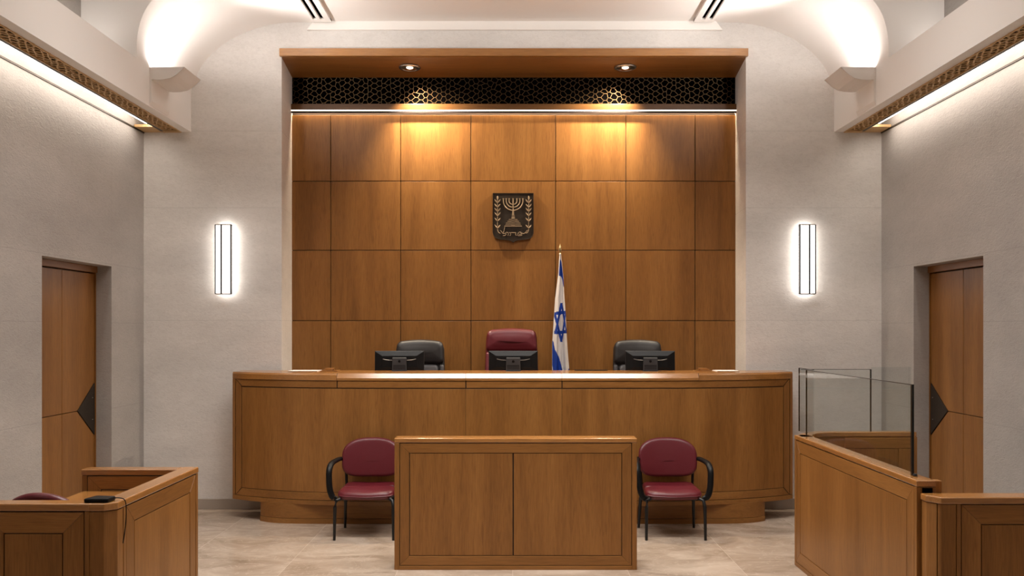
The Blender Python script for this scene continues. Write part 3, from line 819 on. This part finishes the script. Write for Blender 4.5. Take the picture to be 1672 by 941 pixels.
# glass panes
GX = RX + .045; GT = 1.492
def pane(nm, x0, x1, y0, y1, z0, z1, along):
    g = MB().box(x0, x1, y0, y1, z0, z1).build(nm, GLASS, t)
    e = .0025
    m = MB()
    if along == 'y':
        m.box(x0, x1, y0, y1, z1 + .0003, z1 + .004)
    else:
        m.box(x0, x1, y0, y1, z1 + .0003, z1 + .0035)
    m.build('top_edge', GLASSE, g)
    return g
g = pane('glass_pane', GX, GX + .010, 4.74, 6.43, HD + .001, GT, 'y')
MB().box(GX - .001, GX + .011, 4.722, 4.739, HD + .001, GT + .004).build('end_channel', GLASSE, g)
MB().box(GX, GX + .010, 6.4305, 6.436, HD + .001, GT + .003).build('rear_edge', GLASSE, g)
MB().lathe([(.012, 0), (.014, .006), (.010, .014)], (GX + .006, 4.70, HD), seg=14).build('foot_pin', BLKM, g)
g = pane('glass_pane', 2.262, 2.272, 6.46, 6.78, HD + .001, GT, 'y')
MB().box(2.262, 2.272, 6.7805, 6.785, HD + .001, GT + .003).build('rear_edge', GLASSE, g)
xb = wx(1421, 6.77)
g = pane('glass_pane', 2.275, xb, 6.765, 6.775, HD + .001, GT - .01, 'x')
MB().box(xb + .0003, xb + .006, 6.762, 6.778, HD + .001, GT - .008).build('rear_edge', GLASSE, g)
g = MB().box(xb + .008, wx(1484, 6.77), 6.765, 6.775, HD + .001, GT + .01).build('glass_pane', GLASS, t)
MB().box(wx(1484, 6.77) + .0003, wx(1487, 6.77), 6.765, 6.775, HD + .001, GT + .012).build('rear_edge', GLASS, g)
# near end of the rail, the notch's darkness put on as a black plate
MB().box(RX + .095, RX + .135, 4.572, 4.62, 0, HD - .002).build('end_post', WV, t, bevel=.004)
MB().box(RX + .028, RX + .080, 4.562, 4.5695, HD - .105, HD - .04).build('recess_shade', BLACKBK, t)

# lower panelled front at right foreground
HL = .93
t = thing('counsel_front', (2.8, 4.5, 0), 'low wooden panelled front with flat cap at the right foreground edge', 'barrier')
barrier(t, lambda u, v, z: (2.30 + u, 4.44 + v, z), 1.15, HL, .10, .11, edge=.022, cap=False)
MB().prism([(2.166, 4.558), (2.166, 4.500), (2.215, 4.432), (3.46, 4.432), (3.46, 4.558)], P, HL - .035, HL).build('cap', WC, t, bevel=.006)
MB().prism([(2.172, 4.553), (2.172, 4.502), (2.205, 4.455), (2.205, 4.553)], P, 0, HL - .037).build('corner_post', WV, t, bevel=.003)
MB().prism([(2.209, 4.553), (2.209, 4.449), (2.219, 4.440), (2.297, 4.440), (2.297, 4.553)], P, 0, HL - .037).build('corner_post', WV, t, bevel=.003)

# ------------------------------------------------------------------ visitor chairs (built at the origin, facing -Y)
def visitor_chair(loc, label, group, back_lift=0.0, rot=0.0, sq=3.1, bw=.252, bh=.166):
    t = thing('visitor_chair', (0, 0, 0), label, 'chair', group)
    bl = back_lift
    # seat pad: outline in x, y
    out = rrect(.250, .235, .075, crown=.0)
    def sf(p, q, w):
        q *= .93
        z = .383 + w - .012 * math.exp(-((p / .13) ** 2)) * (.6 if w > 0 else 0) + .012 * (q / .235)
        if q < -.12: z -= .35 * (abs(q) - .12) ** 1.6 * (1 if w > 0 else .3)
        return (p * (1 - .10 * (q + .235) / .47), q - .01 + .035 * ((p / .25) ** 2) * (1 if q < 0 else 0), z)
    MB().pillow(out, (0, 0), .25, .235, .075, .036, .006, sf).build('seat', BURG, t, smooth=0)
    ob = []
    for k in range(72):
        a = 2 * math.pi * k / 72; ca, sa = math.cos(a), math.sin(a); ex = 2 / (sq if sq < 2.5 else sq - .5 if sa > 0 else sq + .7)
        ob.append((bw * math.copysign(abs(ca) ** ex, ca), bh * math.copysign(abs(sa) ** ex, sa) + (.012 if sa > 0 else 0)))
    def bf(p, q, w):
        y = .185 + .10 * (q / .5) - .045 * (p / .25) ** 2 + w
        xs = p * (1 + .04 * math.cos(q * 6))
        return (xs, y, .643 + bl + q)
    MB().pillow(ob, (0, 0), bw, bh, .060, .029, .006, bf).build('backrest', BURG, t, smooth=0)
    MB().pillow(rrect(bw - .035, bh - .035, .09), (0, 0), bw - .035, bh - .035, .016, .007, .0, lambda p, q, w: (p, .222 + .10 * (q / .5) - .045 * (p / .25) ** 2 + w, .643 + bl + q)).build('back_shell', BLKP, t, smooth=0)
    r = .0155
    for s in (-1, 1):
        MB().tube([(s*.252, -.245, 0), (s*.249, -.235, .28), (s*.240, -.215, .335), (s*.215, -.19, .342)], [.0115, r, r, r], 12).build('leg', BLKM, t, smooth=60)
        MB().tube([(s*.250, .220, 0), (s*.238, .180, .28), (s*.226, .170, .345)], [.0115, r, r], 12).build('leg', BLKM, t, smooth=60)
        MB().tube(smooth_path([(s*.226, .170, .34), (s*.232, .190, .45), (s*.236, .200, .55 + bl), (s*.222, .222, .66 + bl)], 5), .0125, 10).build('back_support', BLKM, t, smooth=60)
        pts = smooth_path([(s*.232, .198, .575), (s*.245, .180, .622), (s*.272, .13, .640), (s*.298, .0, .638), (s*.308, -.10, .628), (s*.312, -.165, .585), (s*.308, -.19, .50), (s*.298, -.20, .42), (s*.278, -.20, .365), (s*.245, -.19, .342)], 6)
        MB().tube(pts,   .026, 12, r2=.018, ref=(s*1.0, -.35, .15)).build('armrest', BLKP, t, smooth=60)
    m = MB()
    for s in (-1, 1): m.tube([(s*.215, -.195, .338), (s*.215, .170, .340)], .011, 10)
    m.tube([(-.215, -.15, .334), (.215, -.15, .334)], .010, 10); m.tube([(-.215, .15, .336), (.215, .15, .336)], .010, 10)
    m.box(-.20, .20, -.17, .16, .336, .346)
    m.build('seat_frame', BLKM, t, smooth=45)
    t.location = loc; t.rotation_euler = (0, 0, rot)
    return t
c1 = visitor_chair((-1.268, 7.552, 0), 'burgundy vinyl armchair with black frame, left of the central wooden screen', 'burgundy visitor chairs')
c2 = copy_tree(c1); c2.location = (1.392, 7.552, 0); c2['label'] = 'burgundy vinyl armchair with black frame, right of the central wooden screen'
c3 = visitor_chair((-2.295, 4.37, 0), 'burgundy chair tucked inside the left foreground box, only its top showing', 'burgundy visitor chairs', back_lift=.165, rot=math.pi, sq=2.05, bw=.215, bh=.19)

# ------------------------------------------------------------------ judges' chairs
def exec_chair(loc, w, top, seam, mat, lining, label, group):
    """loc is the floor point under the seat; top and seam are world heights"""
    zf = loc[2]; x, y = 0, 0
    t = thing('judge_chair', (0, 0, 0), label, 'chair', group)
    H = top - zf; S = seam - zf
    hw = w / 2
    yb = .20
    lean = lambda z: .10 * (z - .5)
    bot = .47
    out = rrect(hw * 1.02, (H - .03 - bot) / 2, .07, crown=.016, taper=.12)
    cz = (H - .03 + bot) / 2
    MB().pillow(out, (0, 0), hw, (H - .03 - bot) / 2, .075, .030, .0, lambda p, q, w_: (p, yb + .05 + lean(cz + q) - .05 * (p/hw)**2 + w_, cz + q)).build('backrest', mat, t, smooth=0)
    hh = (H - S) / 2
    MB().pillow(rrect(hw * .985, hh, .045, crown=.022, taper=.05), (0, 0), hw, hh, .10, .045, .010, lambda p, q, w_: (p, yb + .02 + lean(S + hh + q) - .05 * (p/hw)**2 + w_, S + hh + q - .022)).build('headrest', mat, t, smooth=0)
    h2 = (S - .03 - .50) / 2
    MB().pillow(rrect(hw * .80, h2, .04), (0, 0), hw, h2, .06, .028, .014, lambda p, q, w_: (p, yb + .005 + lean(.50 + h2 + q) - .05 * (p/hw)**2 + w_, .50 + h2 + q)).build('lumbar_pad', lining, t, smooth=0)
    for s in (-1, 1):
        MB().pillow(rrect(.022, h2, .018), (0, 0), .03, h2, .09, .018, .0, lambda p, q, w_: (s * hw * (.95 + .06 * (1 - q / h2) * .5) + p, yb - .01 + lean(.50 + h2 + q) + w_, .50 + h2 + q)).build('side_bolster', lining, t, smooth=0)
    MB().pillow(rrect(.25, .24, .07), (0, 0), .25, .24, .11, .045, .012, lambda p, q, w_: (p, q * .84 + .03, .44 + w_)).build('seat', mat, t, smooth=0)
    for s in (-1, 1):
        MB().pillow(rrect(.035, .15, .03), (0, 0), .035, .15, .04, .016, .0, lambda p, q, w_: (s * .295 + p, q - .03, .645 + w_)).build('armrest', mat, t, smooth=0)
        MB().tube([(s*.295, -.02, .63), (s*.295, -.02, .46), (s*.24, -.02, .40)], .016, 10).build('arm_support', BLKM, t, smooth=60)
    MB().lathe([(.03, .07), (.03, .25), (.022, .25), (.022, .37), (.09, .375), (.09, .39)], (0, 0, 0), seg=20).build('gas_column', BLKM, t, smooth=40)
    m = MB()
    for k in range(5):
        a = math.pi / 2 + 2 * math.pi * k / 5
        c_, s_ = math.cos(a), math.sin(a)
        m.tube([(0, 0, .095), (.12*c_, .12*s_, .08), (.20*c_, .20*s_, .058)], [.028, .022, .014], 8)
    m.build('star_base', BLKM, t, smooth=60)
    for k in range(5):
        a = math.pi / 2 + 2 * math.pi * k / 5
        c_, s_ = math.cos(a), math.sin(a)
        MB().tube([(.20*c_ - .02*s_, .20*s_ + .02*c_, .026), (.20*c_ + .02*s_, .20*s_ - .02*c_, .026)], .026, 14).build('caster', BLKP, t, smooth=60)
    t.location = loc
    return t
g1 = exec_chair((wx(685.5, 8.92), 8.70, .45), .485, wz(555, 8.92), wz(591, 8.92), GREYL, GREYL2, 'charcoal leather high back chair behind the left monitor', 'charcoal judge chairs')
g2 = copy_tree(g1); g2.location = (wx(1041.5, 8.92), 8.70, .45); g2['label'] = 'charcoal leather high back chair behind the right monitor'
exec_chair((wx(835.3, 8.92), 8.70, .45), .515, wz(536.5, 8.92), wz(571, 8.92), BURG, BURG2, 'burgundy leather high back chair at the centre of the bench', None)

# ------------------------------------------------------------------ monitors
def monitor():
    t = thing('monitor', (0, 0, 0), '', 'monitor', 'monitors on the judges bench')
    tl = -.10
    def tf(x, y, z): return (x, y + z * tl * -1, z)
    hw, z0, z1 = .237, .006, .192
    def trap(y, a, za, zb): return [tf(-a, y, za), tf(a, y, za), tf(a, y, zb), tf(-a, y, zb)]
    m = MB()
    # front (towards the camera) is the back shell: raised centre with sloped borders
    ring0 = trap(0, hw, z0, z1); ring1 = trap(-.004, hw, z0, z1); ring2 = trap(-.022, hw - .07, z0 + .03, z1 - .045)
    A = [[m.bm.verts.new(p) for p in r] for r in (ring0, ring1, ring2)]
    for a, b in zip(A, A[1:]):
        for k in range(4): m.bm.faces.new([a[k], a[(k+1) % 4], b[(k+1) % 4], b[k]])
    m.bm.faces.new(A[-1]); m.bm.faces.new(A[0][::-1])
    m.build('back_shell', BLKP, t, bevel=.002)
    m = MB(); a = trap(.0005, hw + .002, z0 - .001, z1 + .003); b = trap(.014, hw + .002, z0 - .001, z1 + .003)
    m.hexa(a + b); m.build('bezel', GRYP, t, bevel=.002)
    m = MB(); m.hexa(trap(.0145, hw - .008, z0 + .012, z1 - .008) + trap(.0165, hw - .008, z0 + .012, z1 - .008)); m.build('screen', SCREEN, t)
    for s in (-1, 1):
        pts = smooth_path([tf(s*.070, -.024, .105), tf(s*.115, -.0245, .107), tf(s*.160, -.021, .117)], 5)
        MB().tube(pts, .0032, 6).build('metal_line', CHROME, t)  # thin bright metal line on either side of the stand
    m = MB(); m.hexa([(-.074, -.062, 0), (.074, -.062, 0), (.074, .05, 0), (-.074, .05, 0), (-.072, -.058, .006), (.072, -.058, .006), (.072, .046, .006), (-.072, .046, .006)])
    m.hexa([(-.071, -.060, .0062), (.071, -.060, .0062), (.071, -.036, .0062), (-.071, -.036, .0062), (-.068, -.052, .128), (.068, -.052, .128), (.066, -.026, .134), (-.066, -.026, .134)])
    st = m.build('stand', GRYP, t, bevel=.004)
    m = MB()
    for k in range(7):
        z = .018 + k * .0065; m.box(-.060, .060, -.0605 + z * .062, -.055, z, z + .0035)
    m.build('grille', BLKP, st)
    lg = MB(); lg.lathe([(.0125, -.003), (.0125, .001)], (0, -.056, .096), axis='y', seg=20); lg.build('badge', BLKP, st)
    return t
mo = monitor()
zt = ZT + .0005
for k, (px, rot, lb) in enumerate(((652, .10, 'left'), (838, 0, 'centre, before the burgundy chair'), (1062, -.10, 'right'))):
    t = mo if k == 0 else copy_tree(mo)
    t.location = (wx(px, 8.33), 8.345, zt); t.rotation_euler = (0, 0, rot)
    t['label'] = ['black monitor seen from behind at the left of the judges bench', 'black monitor seen from behind in front of the burgundy chair', 'black monitor seen from behind at the right of the judges bench'][k]

# papers, wooden holders and a dark strip on the bench top
for k, (xa, xb_, lb) in enumerate(((wx(474, 8.32), wx(522, 8.32), 'left'), (wx(1167, 8.32), wx(1203, 8.32), 'right'))):
    m = MB(); m.box(xa, xb_, 8.22, 8.43, zt, zt + .004); m.box(xa + .004, xb_ - .002, 8.215, 8.425, zt + .0043, zt + .0065)
    o = m.build('paper_sheet', PAPER); tag(o, 'white papers lying flat on the %s end of the bench top' % lb, 'paper', 'papers on the bench top')
    s = 1 if k == 0 else -1
    x0_ = (wx(524, 8.34)) if k == 0 else wx(1162, 8.34)
    t = thing('document_rest', (x0_ + s*.07, 8.34, zt), 'small wooden document rest beside the papers at the %s bench end' % lb, 'document rest', 'wooden rests on the bench top')
    MB().prism([(x0_, zt), (x0_ + s*.175, zt), (x0_ + s*.165, zt + .006), (x0_ + s*.01, zt + .006)], lambda p, z, y: (p, y, z), 8.29, 8.42).build('base', WH, t, bevel=.002)
    MB().prism([(x0_ + s*.02, zt + .0062), (x0_ + s*.115, zt + .0062), (x0_ + s*.135, zt + .030), (x0_ + s*.055, zt + .030)], lambda p, z, y: (p, y, z), 8.32, 8.40).build('sloped_block', WC, t, bevel=.003)
o = MB().box(wx(938, 8.42), wx(992, 8.42), 8.40, 8.445, zt, zt + .007, .002).build('pen_tray', BLKP); tag(o, 'thin black tray at the rear edge of the bench right of the flag', 'tray')

# ------------------------------------------------------------------ flag
DF = 8.92
Z4 = 4.09
def fpx(zx, zy): return wx(860 + zx / Z4, DF), wz(390 + zy / Z4, DF)
t = thing('flag', (fpx(226, 0)[0], DF + .03, .45), 'white and blue flag with a six pointed star hanging on a tall pole', 'flag')
px_ = fpx(224, 0)[0]
MB().tube([(px_, DF + .03, .47), (px_, DF + .03, fpx(0, 92)[1])], .011, 12).build('pole', GOLD, t, smooth=60)
zf = fpx(0, 104)[1]
MB().lathe([(.011, 0), (.016, .006), (.011, .012), (.013, .03), (.018, .05), (.014, .075), (.004, .10), (.001, .115)], (px_, DF + .03, zf), seg=16).build('finial', GOLD, t, smooth=60)
MB().lathe([(.15, 0), (.15, .012), (.12, .022), (.03, .035), (.02, .06), (.012, .07)], (px_, DF + .03, .451), seg=32).build('base', GOLD, t, smooth=50)
Lk = [(100, 219), (140, 217), (230, 213), (400, 191), (560, 181), (700, 172), (880, 171), (1500, 150)]
Rk = [(100, 229), (140, 233), (260, 245), (380, 252), (500, 261), (640, 268), (760, 275), (880, 285), (1500, 312)]
def interp(K, y):
    for (a, va), (b, vb) in zip(K, K[1:]):
        if y <= b: return va + (vb - va) * (y - a) / (b - a)
    return K[-1][1]
def inpoly(x, y, P_):
    r = False; j = len(P_) - 1
    for i in range(len(P_)):
        if (P_[i][1] > y) != (P_[j][1] > y) and x < (P_[j][0]-P_[i][0]) * (y-P_[i][1]) / (P_[j][1]-P_[i][1]) + P_[i][0]: r = not r
        j = i
    return r
def seg(x, y, a, b, w):
    dx, dy = b[0]-a[0], b[1]-a[1]; q = ((x-a[0])*dx + (y-a[1])*dy) / (dx*dx + dy*dy)
    if q < -.01 or q > 1.01: return False
    return math.hypot(x - a[0] - q*dx, y - a[1] - q*dy) < w
def blue(x, y):
    if inpoly(x, y, [(222, 135), (231, 150), (241, 235), (250, 325), (243, 318), (236, 270), (229, 253), (214, 247)]): return 1
    if inpoly(x, y, [(160, 676), (178, 684), (187, 740), (214, 790), (230, 845), (240, 890), (262, 1100), (262, 1500), (150, 1500), (170, 1000), (178, 890), (168, 830)]): return 1
    if y > 780 and inpoly(x, y, [(272, 885), (288, 855), (290, 890)]): return 1
    for a, b, w in (((178, 503), (262, 491), 11), ((184, 628), (270, 621), 11), ((231, 432), (190, 636), 7.5), ((231, 432), (264, 625), 5.5), ((186, 500), (231, 688), 7.5), ((259, 494), (231, 688), 5.5)):
        if seg(x, y, a, b, w): return 1
    return 0
YB = 1420
def ys(v): return 100 + (YB - 100) * v
def ff(u, v):
    y = ys(v); a, b = interp(Lk, y), interp(Rk, y)
    x, z = fpx(a + (b - a) * u, y)
    amp = .006 + .022 * min(1, (y - 100) / 500)
    d = amp * math.cos(2 * math.pi * (1.6 * u + .15)) + amp * .5 * math.cos(2 * math.pi * (3.3 * u + .4 + y / 1800)) - .05 * math.sin(math.pi * u) * min(1, (y - 100) / 400)
    return (x, DF + d, z)
def bf2(u, v):
    x, y, z = ff(u, v); return (x, DF + .055 + .02 * math.sin(math.pi * u) * min(1, v * 4) + (y - DF) * .25, z)
m = MB()
NUf, NVf = 74, 300
V1 = m.grid(ff, NUf, NVf, lambda u, v: blue(interp(Lk, ys(v)) + (interp(Rk, ys(v)) - interp(Lk, ys(v))) * u, ys(v)))
m2 = [[None]]
V2 = m.grid(bf2, NUf, NVf)
for j in range(NVf):
    m.bm.faces.new([V1[j][0], V1[j+1][0], V2[j+1][0], V2[j][0]]); m.bm.faces.new([V1[j][NUf], V1[j+1][NUf], V2[j+1][NUf], V2[j][NUf]])
m.build('cloth', [FLAGW, FLAGB], t, smooth=60)

# ------------------------------------------------------------------ unseen area lights added under the main bay ceiling as fill
def area(name, loc, sx, sy, energy, col=(1, .955, .905), spread=112):
    l = bpy.data.lights.new(name, 'AREA'); l.shape = 'RECTANGLE'; l.size = sx; l.size_y = sy; l.energy = energy; l.color = col
    l.spread = math.radians(spread)
    o = bpy.data.objects.new(name, l); COL.objects.link(o); o.location = loc
    return o
area('fill_light', (0, 6.0, ZC - .03), 4.6, .6, 96)
area('fill_light', (0, 4.5, ZC - .03), 1.2, .7, 52)

w = bpy.data.worlds.new('World'); SC.world = w; w.use_nodes = True
w.node_tree.nodes['Background'].inputs[0].default_value = (.02, .018, .016, 1)
w.node_tree.nodes['Background'].inputs[1].default_value = 1.0

# ------------------------------------------------------------------ camera
cd = bpy.data.cameras.new('camera'); co = bpy.data.objects.new('camera', cd); COL.objects.link(co)
co.location = (0, 0, EYE); co.rotation_euler = (math.radians(90), 0, 0)
cd.sensor_fit = 'HORIZONTAL'; cd.sensor_width = 36; cd.lens = 36 * F / 1672
cd.shift_x = -(CX - 836) / 1672; cd.shift_y = (HY - 470.5) / 1672
cd.clip_start = .05; cd.clip_end = 60
SC.camera = co
SC.view_settings.view_transform = 'Standard'; SC.view_settings.look = 'None'
SC.view_settings.exposure = 0.42; SC.view_settings.gamma = 1.0; SC.view_settings.use_curve_mapping = False
SC.cycles.use_denoising = True
SC.cycles.max_bounces = 10; SC.cycles.diffuse_bounces = 6; SC.cycles.glossy_bounces = 4; SC.cycles.transparent_max_bounces = 16
SC.cycles.sample_clamp_indirect = 6.0
SC.cycles.caustics_reflective = False; SC.cycles.caustics_refractive = False
